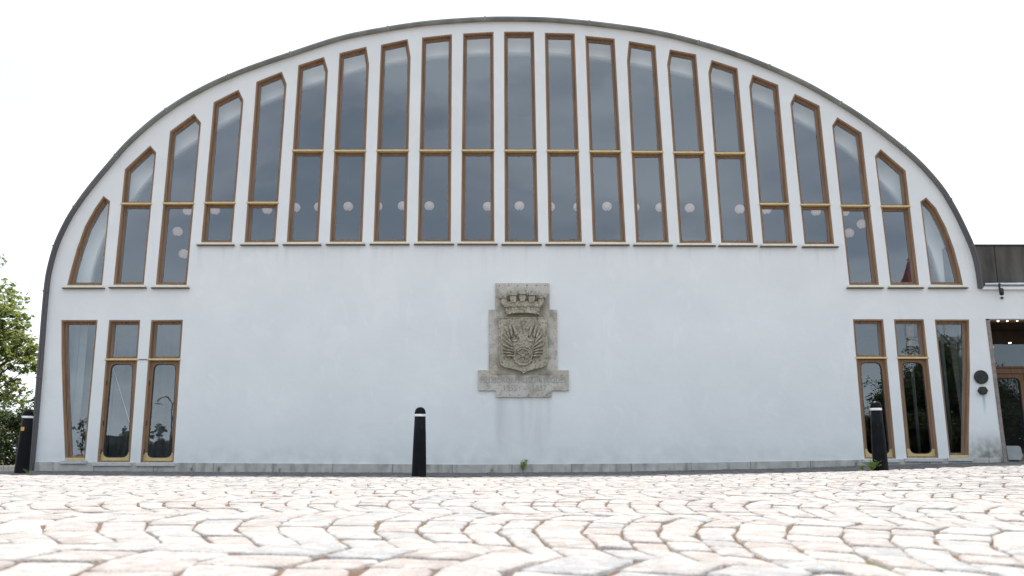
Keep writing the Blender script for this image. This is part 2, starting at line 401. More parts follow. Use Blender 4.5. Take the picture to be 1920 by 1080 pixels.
# segmental arcs of granite setts
V = []; Fc = []
BW = 2.0; RAD = 3.6; CY = -1.0
sag = lambda t: (RAD - sqrt(RAD*RAD - t*t))
EDGE = 14.45
def to_world(s_, r0, t):
    """arc-length position s_, band centre radius r0, offset t along the radius: bands swing gently round the viewer's side of the square"""
    f = s_/r0; r = r0 + t - 1.6*f
    return (r*sin(f), CY + r*cos(f))
for band in range(-1, 10):
    r0 = 4.95 + band*BW; off = rng.random()*.2; pitch = .18
    lim = 1.0*r0; s0 = -lim
    while s0 < lim:
        p = rng.uniform(.145, .215); t = -BW/2; widths = []
        while t < BW/2-.02:
            wd = rng.uniform(.22,.36)
            if BW/2 - (t+wd) < .18: wd = BW/2 - t
            widths.append((t, t+wd)); t += wd
        ph = s0*2.1
        wob = lambda q_, k_: .014*sin(2.6*q_+k_*.9+band)+.009*sin(9.7*q_-k_*1.6)
        for (a, b) in widths:
            g = .003; h_ = rng.uniform(.002,.010)
            j = lambda: rng.uniform(-.009,.009)
            w0a, w1a, w0b, w1b = wob(a, s0), wob(a, s0+p), wob(b, s0), wob(b, s0+p)
            xa, xb = s0+sag(a), s0+sag(b)
            wc = [to_world(xa+w0a+h_+j()*.6, r0, a+g+j()), to_world(xa+p+w1a-h_+j()*.6, r0, a+g+j()), to_world(xb+p+w1b-h_+j()*.6, r0, b-g+j()), to_world(xb+w0b+h_+j()*.6, r0, b-g+j())]
            mx_ = sum(q[0] for q in wc)/4; my_ = sum(q[1] for q in wc)/4
            if my_ < .7 or max(q[1] for q in wc) > EDGE + .1*sin(mx_) or abs(mx_) > .70*my_+2.2: continue
            if (wc[1][0]-wc[0][0])*(wc[3][1]-wc[0][1])-(wc[1][1]-wc[0][1])*(wc[3][0]-wc[0][0]) < 0: wc = wc[::-1]
            stone_into(V, Fc, wc, ground(mx_, my_), (rng.uniform(-.02,.02), rng.uniform(-.02,.02)), rng.uniform(-.005,.003), .0015+rng.random()*.003)
        s0 += p
mb = MB(); mb.v = V; mb.f = Fc
cm = mat('granite_setts', (.5,.46,.43), .9, spec=.15); t = NT(cm); g = t.n.new('ShaderNodeNewGeometry')
r = g.outputs['Random Per Island']
cr_ = t.n.new('ShaderNodeValToRGB'); e = cr_.color_ramp.elements
e[0].position = 0; e[0].color = (.35,.315,.295,1); e[1].position = 1; e[1].color = (.39,.385,.375,1)
for p_, c_ in ((.2,(.40,.36,.34)),(.4,(.335,.34,.345)),(.6,(.44,.42,.40)),(.8,(.41,.37,.35))): q = e.new(p_); q.color = (*c_, 1)
t.l.new(r, cr_.inputs['Fac']); c = cr_.outputs['Color']
c = t.mix(t.ramp(t.noise(120, 4), .40, 0, .66, .5), c, (.15,.13,.115)); c = t.mix(t.ramp(t.noise(14, 8, rough=.7), .48, 0, .72, .6), c, (.21,.175,.15)); c = t.mix(t.ramp(t.noise(11, 6, loc=(4,4,0)), .5, 0, .7, .6), c, (.56,.54,.52))
t.color(c); t.bump(t.math('ADD', t.noise(28, 7), t.noise(130, 3)), .7, .009)
co = link('cobbled_square', mb, cm, fixn=False, smooth=True); co['kind'] = 'structure'
# darker small setts along the foot of the building
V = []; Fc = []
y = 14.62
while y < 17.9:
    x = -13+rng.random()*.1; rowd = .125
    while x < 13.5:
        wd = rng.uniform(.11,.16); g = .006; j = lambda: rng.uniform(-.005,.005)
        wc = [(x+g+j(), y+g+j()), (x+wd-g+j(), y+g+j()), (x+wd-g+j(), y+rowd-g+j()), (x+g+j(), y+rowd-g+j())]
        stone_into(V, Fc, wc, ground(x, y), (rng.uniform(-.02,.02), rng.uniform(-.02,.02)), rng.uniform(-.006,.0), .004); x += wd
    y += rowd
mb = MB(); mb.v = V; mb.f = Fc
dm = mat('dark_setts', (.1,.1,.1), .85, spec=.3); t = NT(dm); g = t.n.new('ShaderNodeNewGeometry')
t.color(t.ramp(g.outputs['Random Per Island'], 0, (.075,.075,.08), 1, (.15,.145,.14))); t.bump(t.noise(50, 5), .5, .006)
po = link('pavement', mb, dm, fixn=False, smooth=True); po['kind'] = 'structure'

# ---------------------------------------------------------------- the hall
HALL = thing('hall_building', (0, 18, 0), 'white arched hall with tall timber framed windows behind a cobbled square', 'building')
OUT = [(59,864),(67,775.5),(75.5,669),(81,598),(86.5,538),(92,504),(103,464),(117,431),(135,398),(165,355.5),(203.5,309),(237.6,270),(284,228),(331,194),(387,162),(438,139),(485,121),(544,101),(634,72),(710,56),(796,43),(881,36.5),(949,34.5),(1042,37),(1144,47),(1238,61.5),(1323,83),(1380,101),(1440,124),(1508,155),(1563,186),(1618.5,221),(1674,262),(1721,302),(1763,349),(1789,390),(1810,432),(1825,467),(1834,500),(1840,541)]
ARC = arc_smooth(PP(OUT), 5)
base_l = P(57, 884); 
arc_full = [base_l] + ARC
def off_open(p, d):
    out = []
    for i in range(len(p)):
        a = Vector(p[max(0,i-1)]); b = Vector(p[min(len(p)-1,i+1)]); e = (b-a).normalized(); n = Vector((e.y, -e.x))
        out.append(tuple(Vector(p[i])+n*d))
    return out
WC = [  # upper windows: opening corner pixels (clockwise from bottom left), bar height
 ([(125.6,535),(133,505),(144,466),(159,424),(178,390),(194,367),(206.5,377),(191.6,535)], None),
 ([(212.5,534),(234,317),(281.5,272.5),(293,285.5),(269.6,534)], 382),
 ([(292,534),(318.6,246),(363.6,213),(377,230),(350,534.5)], 381.5),
 ([(377,454.5),(400.4,191.6),(447.2,168),(456.6,187.3),(434.8,454.5)], 380.5),
 ([(458.3,454.5),(480.5,153.3),(528.5,134),(537.5,157.5),(516.2,454.5)], 380.3),
 ([(537.5,454),(559.2,122.2),(607.7,106.5),(615,131.6),(597,453.6)], 282.5),
 ([(618,453.6),(636.3,99.6),(687,87.3),(692,120),(679.3,453.6)], 283),
 ([(700,453.2),(714.2,84),(764.5,73.2),(770,107.3),(762,453.2)], 282.5),
 ([(782.8,453),(791.3,70.3),(847.5,64),(845.4,453)], 282.5),
 ([(864,453),(868.4,62.6),(925.5,59.6),(927,453)], 282.3),
 ([(946.4,453.6),(945,59.2),(1001.3,59.2),(1009.4,453.6)], 282.6),
 ([(1028.6,453.6),(1021.4,61.3),(1077.6,62.6),(1091.2,453.6)], 282.8),
 ([(1111.6,453.6),(1097.2,66.9),(1152.5,72.4),(1173.4,454.4)], 284),
 ([(1192.6,454.9),(1175.5,113.7),(1178.9,76.7),(1229.2,85.2),(1254.3,454.9)], 285),
 ([(1274.3,455.7),(1250.9,120),(1255.6,92.4),(1305.4,101.8),(1334.8,455.7)], 286),
 ([(1352.3,455.3),(1328,135.8),(1334,112),(1382.9,127.8),(1412.7,456)], 287.5),
 ([(1430.3,457),(1404.7,161.8),(1410.7,139.6),(1459.2,158.8),(1486.5,457)], 382.5),
 ([(1508.6,457.8),(1481.8,194.6),(1489.9,175.4),(1536.8,198),(1564.4,457.8)], 384),
 ([(1592.6,534.5),(1560.2,235.5),(1570,219.7),(1615.6,248.2),(1648.4,534.5)], 386),
 ([(1669.7,534.5),(1640.3,292.6),(1651,279.3),(1698.2,319.8),(1723.4,534.5)], 387),
 ([(1745,533.7),(1725.5,377.8),(1736.6,370),(1755,389.5),(1774,426),(1789,466),(1799.5,505),(1806,534.5)], None),
]
LOWER = [ # lower openings; bar v; door glass pixels
 dict(kind='win', o=[(122,862.5),(117.5,753),(115,669),(115,600),(183,600),(159.5,862.5)]),
 dict(kind='door', o=[(182,866.5),(204.5,600),(263,600),(243.7,866.5)], bar=674, g=[(193,858),(209,682.6),(250.5,682.6),(241,858)], plate=848),
 dict(kind='door', o=[(263,867),(283.5,600),(343,599.5),(325.5,867)], bar=674, g=[(276,858.5),(289,682.6),(331,682.6),(322.5,858.5)], plate=849),
 dict(kind='door', o=[(1621,860),(1599,598.5),(1656,598.5),(1680,860)], bar=671, g=[(1625.5,852),(1612,679.5),(1651.5,679.5),(1668.5,852)], plate=842),
 dict(kind='door', o=[(1700,858.5),(1676,598.5),(1732,598.5),(1760,858.5)], bar=671, g=[(1705.5,851),(1689.5,679.5),(1729,679.5),(1747.5,851)], plate=841.5),
 dict(kind='win', o=[(1780,857.5),(1752.5,599),(1817,599),(1819,696),(1817,796),(1816.5,857)]),
]
holes = [PP(o) for o, _ in WC] + [PP(d['o']) for d in LOWER]
body = off_open(arc_full, .03)
body = body[:-1] + [P(1838.5,543), P(1848,598), P(1882,868)]
# foot of the wall follows the paving
foot = []
xr = P(1882,868)[0]; n = 24
for i in range(n+1):
    x = xr + (base_l[0]+.03-xr)*i/n; foot.append((x, ground(x, 18)-.05))
wall_poly = body + foot
link('wall', slab(wall_poly, holes, 18.0, 18.32), M['wall'], HALL)
# plinth, a shallow course at the foot, cut by the door openings
def top_v(u): 
    T = [(40,866),(400,868),(880,871),(1200,869),(1476,864.5),(1620,862),(1882,858)]
    for (a, va), (b, vb) in zip(T, T[1:]):
        if u <= b: return va+(vb-va)*(u-a)/(b-a)
    return T[-1][1]
segs = [(57.5, 1876)]
mb = MB()
for a, b in segs:
    k = 40; up = [P(a+(b-a)*i/k, top_v(a+(b-a)*i/k), 17.975) for i in range(k+1)]
    dn = [(q[0], ground(q[0], 17.97)-.05) for q in up]
    mb.prism(up + dn[::-1], 17.972, 17.998)
link('plinth', mb, M['plinth'], HALL, bevel=.006)
mb = MB()
for d in LOWER:
    (x0, z0), (x1, z1) = P(*d['o'][0]), P(*d['o'][-1]); z = min(z0, z1)
    link('threshold', MB().box(x0-.06, x1+.05, 17.93, 17.9995, z-.075, z-.008), M['thresh'], HALL, bevel=.006)
# flashing on the rim of the arch and the vaulted roof
inner = off_open(arc_full, .078)
link('flashing', MB().prism(arc_full + inner[::-1], 17.9, 18.06), M['flash'], HALL, bevel=.008)
rib_o = off_open(arc_full, .0); 
mb = MB()
mb.prism(off_open(arc_full, .028) + off_open(arc_full, .05)[::-1], 17.885, 17.8995)
link('flashing_rib', mb, M['flash'], HALL)
mb = MB()
for i in range(9, len(arc_full)-6, 11):
    a = Vector(arc_full[i]); b = Vector(arc_full[i+1]); e = (b-a).normalized(); nn = Vector((e.y, -e.x))
    q = [a+nn*-.008, a+e*.03+nn*-.008, a+e*.03+nn*.1, a+nn*.1]
    link('flashing_seam', MB().prism([tuple(s) for s in q], 17.888, 17.905), M['flash'], HALL)
oi, ii = off_open(arc_full, .015), off_open(arc_full, .30)
oi = oi + [(oi[-1][0]+.25, .1)]; ii = ii + [(ii[-1][0]+.2, .1)]
def shell(name, y0, y1, m, a, b): 
    k = len(a); v = [(p[0], y0, p[1]) for p in a]+[(p[0], y1, p[1]) for p in a]+[(p[0], y0, p[1]) for p in b]+[(p[0], y1, p[1]) for p in b]
    f = []
    for i in range(k-1):
        f += [(i, i+1, k+i+1, k+i), (2*k+i+1, 2*k+i, 3*k+i, 3*k+i+1), (i+1, i, 2*k+i, 2*k+i+1), (k+i, k+i+1, 3*k+i+1, 3*k+i)]
    return link(name, MB().add(v, f), m, HALL, smooth=False)
shell('roof', 18.06, 30, M['roof'], oi, off_open(oi, .1)) 
lin = off_open(arc_full, .115); lin2 = off_open(arc_full, .2)
lin = lin+[(lin[-1][0]+.2, .1)]; lin2 = lin2+[(lin2[-1][0]+.2, .1)]
shell('ceiling_band', 18.325, 19.25, M['white_in'], lin, lin2)
RIB = [(160,600),(167,530),(180,480),(197,437),(218,405),(244,377),(289,321),(329,287),(374,258),(408,236),(451,212),(487,194),(532,176),(566,161),(610,148),(642,137),(687,123.5),(719,118),(764,110),(798,106),(840,102),(874,99.5),(919,98),(966,97.5),(1027,98),(1070,101),(1104,104),(1147,110),(1181,116),(1223,124),(1257,131),(1300,142),(1332,151),(1375,167),(1408,181),(1450,199),(1484,216),(1529,240.6),(1565,263),(1608,294),(1646,333),(1693,381),(1734,445),(1752,485),(1765,530),(1776,600)]
rib = arc_smooth(PP(RIB, 18.46), 2); ro = lin[:-1]
ro = [p for p in off_open(arc_full, .12) if p[1] > rib[0][1]]
link('arch_rib', slab(rib + [(rib[-1][0]+.35, rib[-1][1])] + ro[::-1] + [(rib[0][0]-.35, rib[0][1])], [], 18.46, 18.7), M['white_in'], HALL)
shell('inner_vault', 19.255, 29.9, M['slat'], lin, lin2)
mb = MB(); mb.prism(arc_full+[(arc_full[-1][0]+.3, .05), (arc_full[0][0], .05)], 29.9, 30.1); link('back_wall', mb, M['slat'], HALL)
zf = P(960, 570)[1]; link('upper_floor', MB().box(-9.0, 9.2, 18.33, 29.8, zf-.15, zf+.02), noisy('pale_bounce_floor', (.48,.44,.38), (.58,.54,.47), 3, .5, 0), HALL)  # floor unseen from below, made pale to bounce daylight up to the rib
link('ground_floor', MB().box(-9.3, 9.9, 18.33, 29.8, .02, .16), M['floor_in'], HALL)

def make_unit(op, bar, lower=None, sill=True):
    """timber lined opening: outer lining, sashes, glass, brass bar and sill"""
    fr = link('window', slab(inset(op, -.004), [inset(op, .030)], 18.004, 18.20), M['wood'], HALL)
    zs = [p[1] for p in op]
    def cut(poly, z, keep_up):
        r = []
        for i in range(len(poly)):
            a, b = poly[i], poly[(i+1) % len(poly)]
            ia = (a[1] >= z) == keep_up; ib = (b[1] >= z) == keep_up
            if ia: r.append(a)
            if ia != ib: t_ = (z-a[1])/(b[1]-a[1]); r.append((a[0]+(b[0]-a[0])*t_, z))
        return r
    inn = inset(op, .031)
    if bar is None: fields = [inn]
    else:
        zb = bar; fields = [cut(inn, zb+.028, True), cut(inn, zb-.028, False)]
        xl = min(p[0] for p in cut(op, zb+.02, True) if abs(p[1]-(zb+.02)) < .05) if 1 else 0
        lo = [p for p in cut(op, zb, True) if abs(p[1]-zb) < 1e-6]; x0 = min(p[0] for p in lo); x1 = max(p[0] for p in lo)
        link('transom_bar', MB().box(x0-.012, x1+.012, 17.975, 18.16, zb-.019, zb+.019), M['bar'], fr, bevel=.004)
    return fr, fields
def sash(fr, f, wdt=.042, gm=None, y=(18.09, 18.15)):
    s = link('sash', slab(f, [inset(f, wdt)], *y), M['wood'], fr, bevel=.004)
    yy = y[1]-.015
    kx, kz = random.uniform(-.006,.006), random.uniform(-.004,.004); fx0, fz0 = f[0]
    g = link('glass_pane', MB().add([(a, yy+(a-fx0)*kx+(b-fz0)*kz*.5, b) for a, b in inset(f, wdt-.006)], [tuple(range(len(f)))]), gm or M['glass'], fr, fixn=False)
    bead = link('glazing_bead', slab(inset(f, wdt-.002), [inset(f, wdt+.010)], yy-.016, yy-.002), M['gasket'], fr)
    return s
M['gasket'] = mat('grey_glazing_bead', (.24,.22,.23), .6)
for k, (o, bar) in enumerate(WC):
    op = PP(o); zb = None
    if bar: zb = P(o[0][0], bar)[1]
    fr, fields = make_unit(op, zb)
    for f in fields: sash(fr, f)
    x0, z0 = op[0]; x1, z1 = op[-1]; z = min(z0, z1)
    link('sill', MB().prism([(x0-.05, z-.06), (x1+.05, z-.06), (x1+.05, z-.018), (x0-.05, z-.018)], 17.925, 18.06), M['sill'], fr, bevel=.006)
    link('sill_drip', MB().box(x0-.07, x1+.07, 17.93, 17.998, z-.082, z-.062), M['flash'], fr)
door_n = 0
for d in LOWER:
    op = PP(d['o'])
    if d['kind'] == 'win':
        fr, fields = make_unit(op, None); sash(fr, fields[0], .045, M['glass_dark'] if d['o'][0][0] > 900 else M['glass'])
        x0, z0 = op[0]; x1, z1 = op[-1]; z = min(z0, z1)
        link('sill', MB().box(x0+.01, x1-.01, 17.985, 18.1, z-.005, z+.045), M['brass'], fr, bevel=.004)
    else:
        zb = P(d['o'][0][0], d['bar'])[1]
        fr, fields = make_unit(op, zb); sash(fr, fields[0])
        leaf = fields[1]; Yd = 18.07
        gl = rounded(PP(d['g'], Yd+.02), .13, 5)
        lf = [(a, b) for a, b in leaf]
        zmin = min(b for a, b in lf); lf = [(a, b-.026 if b < zmin+.02 else b) for a, b in lf]
        dr = link('door', slab(lf, [gl], Yd, Yd+.05), M['wood_door'], HALL, bevel=.003)
        link('glass_pane', MB().add([(a, Yd+.03, b) for a, b in inset(gl, -.005)], [tuple(range(len(gl)))]), M['glass_dark'] if d['o'][0][0] > 900 else M['glass'], dr, fixn=False)
        link('gasket', slab(inset(gl, -.002), [inset(gl, .014)], Yd+.008, Yd+.028), M['dark_frame'], dr)
        hz = P(d['o'][0][0], d['plate'], Yd)[1]
        low = [p for p in gl if p[1] < hz]; low.sort(key=lambda p: p[0])
        bl = min((p for p in lf if p[1] < zmin+.05), key=lambda p: p[0]); br = max((p for p in lf if p[1] < zmin+.05), key=lambda p: p[0])
        tl = max(lf, key=lambda p: p[1] - p[0]); tr = max(lf, key=lambda p: p[1]+p[0])
        lx = lambda a, b, z: a[0]+(b[0]-a[0])*(z-a[1])/(b[1]-a[1])
        gll = [p for p in gl if p[0] < sum(q[0] for q in low)/len(low)]; 
        poly = [bl, br, (lx(br, tr, hz), hz), (low[-1][0], hz)] + low[::-1] + [(low[0][0], hz), (lx(bl, tl, hz), hz)]
        link('kick_plate', MB().prism(poly, Yd-.006, Yd-.002), M['brass'], dr)
        mb = MB(); s_ = 1 if d['o'][0][0] < 900 else -1
        for hv in (.22, .62, .9):
            z_ = bl[1] + (tl[1]-bl[1])*(1-hv); xx = lx(bl, tl, z_) if s_ > 0 else lx(bl, tl, z_)
            mb.tube([(xx+.004, Yd-.012, z_-.05), (xx+.004, Yd-.012, z_+.05)], .011, 8)
        link('hinge', mb, M['dark_metal'], dr)
# thin cable on the pier between the two left doors
ca = P(262, 674, 17.98); cb = P(280, 674, 17.98)
link('cable', MB().tube([(ca[0]-.02, 17.985, ca[1]), (cb[0], 17.985, cb[1])], .008, 6), M['dark_metal'], HALL)

# ---------------------------------------------------------------- entrance wing on the right
WING = thing('entrance_wing', (12, 18, .2), 'low white entrance wing with dark roof slab and doorway at right edge', 'building')
x0, zt = P(1838.5, 543); x1 = P(1848, 598)[0]; zl = P(1848, 598)[1]; xR = P(2120, 598)[0]
link('wall', MB().prism([(x0+.002, zt), (xR+2.5, zt+.02), (xR+2.5, .2), (xR, .2), (xR, zl), (x1+.002, zl)], 18.003, 18.30), M['wall'], WING)
xs0 = P(1838, 533)[0]+.05
link('ledge', MB().box(x0+.01, xR+2.5, 17.93, 18.1, zt-.01, zt+.055), M['wall'], WING, bevel=.006)
link('gutter', MB().tube([(x0+.06, 17.93, zt+.10), (xR+2.5, 17.93, zt+.13)], .032, 10), M['zinc'], WING, smooth=True)
za = P(1860, 531, 18.15)[1]; zb_ = P(1860, 461, 18.15)[1]
fm = MB(); seams = [x0-.5, P(1868, 500, 18.15)[0], P(1868, 500, 18.15)[0]+1.7, P(1868, 500, 18.15)[0]+3.4, xR+2.5]
for a, b in zip(seams, seams[1:]): fm.box(a+.006, b-.006, 18.15, 19.5, za-.1, zb_)
link('roof_slab', fm, M['fascia'], WING, bevel=.01)
link('roof_edge', MB().box(x0-.45, xR+2.5, 18.13, 19.6, zb_+.002, zb_+.03), M['dark_metal'], WING)
link('roof_core', MB().box(x0-.3, xR+2.5, 18.2, 29, za-.2, zb_-.02), M['fascia'], WING)
tl0 = P(1848, 598); bl0 = P(1882, 866); wl = .075
link('door_trim', MB().prism([(tl0[0], tl0[1]), (tl0[0]+wl, tl0[1]), (bl0[0]+wl, bl0[1]-.1), (bl0[0], bl0[1]-.1)], 17.985, 18.3), M['trim'], WING, bevel=.004)
link('lintel_trim', MB().box(tl0[0]+.001, xR, 17.985, 18.3, tl0[1]-.028, tl0[1]-.001), M['trim'], WING)
# recess behind the opening
YB = 19.55
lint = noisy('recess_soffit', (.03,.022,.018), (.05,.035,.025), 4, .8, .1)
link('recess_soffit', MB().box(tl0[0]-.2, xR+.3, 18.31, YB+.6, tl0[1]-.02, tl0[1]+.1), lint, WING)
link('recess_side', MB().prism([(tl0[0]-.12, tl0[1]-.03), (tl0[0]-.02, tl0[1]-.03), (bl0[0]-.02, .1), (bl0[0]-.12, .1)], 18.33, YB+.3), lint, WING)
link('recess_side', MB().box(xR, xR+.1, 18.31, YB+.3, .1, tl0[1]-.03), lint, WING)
link('recess_floor', MB().box(bl0[0]-.15, xR+.3, 18.0, YB+.6, 0, .215), M['plinth'], WING)
def q(u, v): return P(u, v, YB)
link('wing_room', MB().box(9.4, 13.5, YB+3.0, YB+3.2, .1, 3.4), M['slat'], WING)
zt1 = q(1900, 645)[1]; zt2 = q(1900, 687)[1]; zt3 = q(1900, 701)[1]; zdb = .22
xa = q(1846, 690)[0]; 
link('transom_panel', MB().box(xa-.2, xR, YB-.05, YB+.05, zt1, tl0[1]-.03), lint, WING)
link('soffit_beam', MB().box(tl0[0]+.05, xR, 18.8, 18.9, q(1900,625)[1]+.1, q(1900,625)[1]+.16), M['wood'], WING)
link('transom_glass', MB().box(xa-.2, xR, YB, YB+.012, zt2, zt1), M['glass_wing'], WING)
link('transom_rail', MB().box(xa-.2, xR, YB-.06, YB+.06, zt3, zt2), M['wood_door'], WING, bevel=.006)
link('transom_groove', MB().box(xa-.2, xR, YB-.063, YB-.061, zt2-.055, zt2-.035), M['dark_frame'], WING)
dx0 = q(1852,702)[0]; dx1 = q(1917,702)[0]
def entrance_door(x0, x1):
    ol = [(x0, zdb), (x1, zdb), (x1, zt3-.005), (x0, zt3-.005)]
    hole = rounded(inset(ol, .085), .12, 5); hole = [(a, max(b, zdb+.16)) for a, b in hole]
    dr = link('door', slab(ol, [hole], YB-.03, YB+.03), M['wood_door'], WING, bevel=.004)
    link('glass_pane', MB().add([(a, YB, b) for a, b in inset(hole, -.005)], [tuple(range(len(hole)))]), M['glass_wing'], dr, fixn=False)
    link('gasket', slab(inset(hole, -.002), [inset(hole, .02)], YB-.025, YB-.005), M['dark_frame'], dr)
    link('handle', MB().tube([(x1-.05, YB-.03, 1.0), (x1-.05, YB-.09, 1.02), (x1-.05, YB-.09, 1.32), (x1-.05, YB-.03, 1.34)], .012, 8), M['brass'], dr, smooth=True)
entrance_door(dx0-.15, dx1); entrance_door(dx1+.01, dx1+1.0)
for k, (u, v) in enumerate([(1851,601.5),(1868.3,601.3),(1885.5,601),(1904,600.6),(1922,600.3),(1940,600)]):
    a, b = P(u, v+.5, 18.12)
    bo = link('light_bulb', MB().ell((a, 18.06, b-.006), (.019,.019,.022), 12, 8), M['bulb'], WING, smooth=True)
    link('socket', MB().lathe([(.018,0),(.018,.02)], 10, (a, 18.06, b+.012)), M['dark_metal'], bo)
a, b = P(1893.5, 643, 19.2); bo = link('light_bulb', MB().ell((a, 19.2, b), (.03,.03,.012), 12, 8), M['bulb'], WING, smooth=True)

# things fixed to or standing by the wall
a, b = P(1840, 707, 17.97)
mb = MB(); k = 36; mb.prism([(a+.142*cos(2*pi*i/k), b+.142*sin(2*pi*i/k)) for i in range(k)], 17.955, 17.999)
o = tag(link('round_plaque', mb, M['bronze'], bevel=.008), 'round dark bronze plaque on white wall above the small hexagonal one', 'plaque')
mb = MB()
for r in (.115, .075): mb.tube([(a+r*cos(2*pi*i/k), 17.953, b+r*sin(2*pi*i/k)) for i in range(k+1)], .005, 6, False)
for dz in (.03, 0, -.03): mb.box(a-.05, a+.05, 17.949, 17.9545, b+dz-.006, b+dz+.006)
link('raised_pattern', mb, M['bronze'], o)
a, b = P(1842.5, 732.5, 17.97)
mb = MB(); mb.prism([(a+.098*cos(2*pi*i/6), b+.092*sin(2*pi*i/6)) for i in range(6)], 17.93, 17.999)
o = tag(link('hexagonal_plaque', mb, M['bronze'], bevel=.008), 'small hexagonal dark bronze plaque with teal stain below it', 'plaque')
link('rim', MB().prism([(a+.07*cos(2*pi*i/6), b+.066*sin(2*pi*i/6)) for i in range(6)], 17.922, 17.9295), M['dark_metal'], o)
# spotlight hanging from the gutter
a, b = P(1877, 545, 17.85)
SP_ = thing('spotlight', (a, 17.85, b), 'small black spotlight clamped on the entrance wing gutter', 'spotlight')
link('housing', MB().lathe([(.02,-.10),(.042,-.09),(.045,.02),(.03,.05),(.012,.055)], 14, (a, 17.84, b)), M['dark_metal'], SP_, smooth=True)
link('bracket', MB().tube([(a-.02, 17.86, b+.02), (a-.03, 17.84, b+.10), (a, 17.88, b+.15), (a+.01, 17.95, b+.13)], .02, 8), M['dark_metal'], SP_, smooth=True)
a2, b2 = P(1879, 558.5, 17.98)
tag(link('wall_sensor', MB().ell((a2, 17.985, b2), (.032,.03,.024), 12, 8), M['dark_metal'], smooth=True), 'tiny black dome sensor on white wall under the spotlight', 'sensor')
# grey box inside the doorway
a, b = P(1892, 862, 18.7); zb0 = .215
mb = MB(); mb.prism([(a-.17, zb0+.03), (a+.15, zb0+.03), (a+.19, zb0+.12), (a+.165, zb0+.30), (a+.12, zb0+.325), (a-.17, zb0+.325)], 18.5, 18.85)
bx = tag(link('plastic_box', mb, M['grey_plastic'], bevel=.015), 'grey plastic box standing inside the entrance doorway', 'box')
link('foot', MB().box(a-.12, a-.02, 18.55, 18.8, zb0, zb0+.03).box(a+.06, a+.12, 18.55, 18.8, zb0, zb0+.03), M['dark_metal'], bx)

# ---------------------------------------------------------------- carved coat of arms
def K(pts, Y=18.0): return [P(860+.2407*x, 500+.2407*y, Y) for x, y in pts]
def S(x, y, Y=17.9): return P(925+.10185*x, 590+.10185*y, Y)
cc = P(981, 640)
ARMS = thing('coat_of_arms', (cc[0], 18, cc[1]), 'carved stone coat of arms with crown, winged wheel and inscription on white wall', 'relief')
sl_ = K([(285,128),(708,128),(708,335),(766,335),(770,806),(857,806),(857,966),(722,966),(722,1016),(290,1016),(290,966),(152,966),(152,806),(235,806),(235,335),(285,335)], 17.95)
link('stone_slab', MB().prism(sl_, 17.95, 17.999), M['stone'], ARMS, bevel=.006)
link('raised_field', MB().prism(K([(262,372),(742,372),(748,806),(715,836),(262,836),(240,812)], 17.945), 17.938, 17.9505), M['stone'], ARMS, bevel=.004)
sh = K([(310,394),(690,394),(694,730),(680,768),(650,786),(560,806),(525,818),(506,836),(486,816),(450,804),(352,782),(325,760),(318,725)], 17.87)
link('shield', slab(sh, [], 17.865, 17.9375), M['relief'], ARMS, bevel=.010)
link('shield_rim', slab(sh, [inset(sh, .028)], 17.853, 17.8645), M['relief'], ARMS, bevel=.006)
# crown
mb = MB()
def crv(xa, xb, yt, bow, h, y0, y1, n=14, fl=0):
    top = [(xa+(xb-xa)*i/n, yt - bow*(1-(2*i/n-1)**2)) for i in range(n+1)]; bot = [(x+(498-x)*fl, y+h) for x, y in top]
    mb.prism(K(top + bot[::-1], 17.88), y0, y1)
crv(372, 628, 357, 16, 22, 17.80, 17.938); crv(366, 634, 322, 12, 32, 17.83, 17.938); crv(338, 655, 280, 10, 40, 17.81, 17.938, fl=.12)
for i, (x, y) in enumerate([(350,236),(423,218),(497,210),(571,218),(643,238)]):
    wd = 25 if i in (1,2,3) else 23; dpt = (.0,.035,.05,.035,.0)[i]; sk = (i-2)*3
    mb.prism(K([(x-wd+sk, y-10), (x+wd+sk, y-10), (x+wd-sk*.9, y+42), (x+wd*.6-sk*1.6, y+66), (x-wd*.6-sk*1.6, y+66), (x-wd-sk*.9, y+42)], 17.85), 17.80-dpt, 17.938)
    mb.prism(K([(x-wd-6+sk, y-22), (x+wd+6+sk, y-22), (x+wd+6+sk, y+12), (x-wd-6+sk, y+12)], 17.85), 17.765-dpt, 17.938)
for i, x in enumerate((386,430,470,520,566,612)):
    a, b = K([(x, 305)], 17.85)[0]; mb.ell((a, 17.83, b), (.048,.05,.045), 12, 8)
link('crown', mb, M['relief'], ARMS, bevel=.008)
def feather(mb, a, b, w_, th=.035, bend=0):
    (x0, z0), (x1, z1) = S(*a), S(*b); n = 7; pts = []; prev = None
    dx, dz = x1-x0, z1-z0; ln = sqrt(dx*dx+dz*dz); nx_, nz_ = -dz/ln, dx/ln
    v = []; f = []
    for i in range(n+1):
        t = i/n; cx_, cz_ = x0+dx*t+nx_*bend*sin(pi*t), z0+dz*t+nz_*bend*sin(pi*t); r = w_*(.55+.45*sin(pi*min(1, t*.75+.15)))*(1 if t < .85 else (1-t)/.15*.8+.2)
        for sx, dy in ((-1, .0), (-.55, -.75), (0, -1), (.55, -.75), (1, .0)): v.append((cx_+nx_*r*sx, 17.865+dy*th, cz_+nz_*r*sx))
    for i in range(n):
        for k in range(4): f.append((i*5+k, i*5+k+1, (i+1)*5+k+1, (i+1)*5+k))
    f += [(0,1,2,3,4), tuple(n*5+k for k in (4,3,2,1,0))]
    mb.add(v, f)
FE = [((430,400),(345,190),.030),((350,430),(265,110),.029),((300,440),(210,235),.027),((330,540),(180,350),.026),((345,590),(160,455),.026),((350,640),(158,565),.024),((355,685),(170,648),.023),((352,728),(185,712),.023),((372,775),(230,775),.026)]
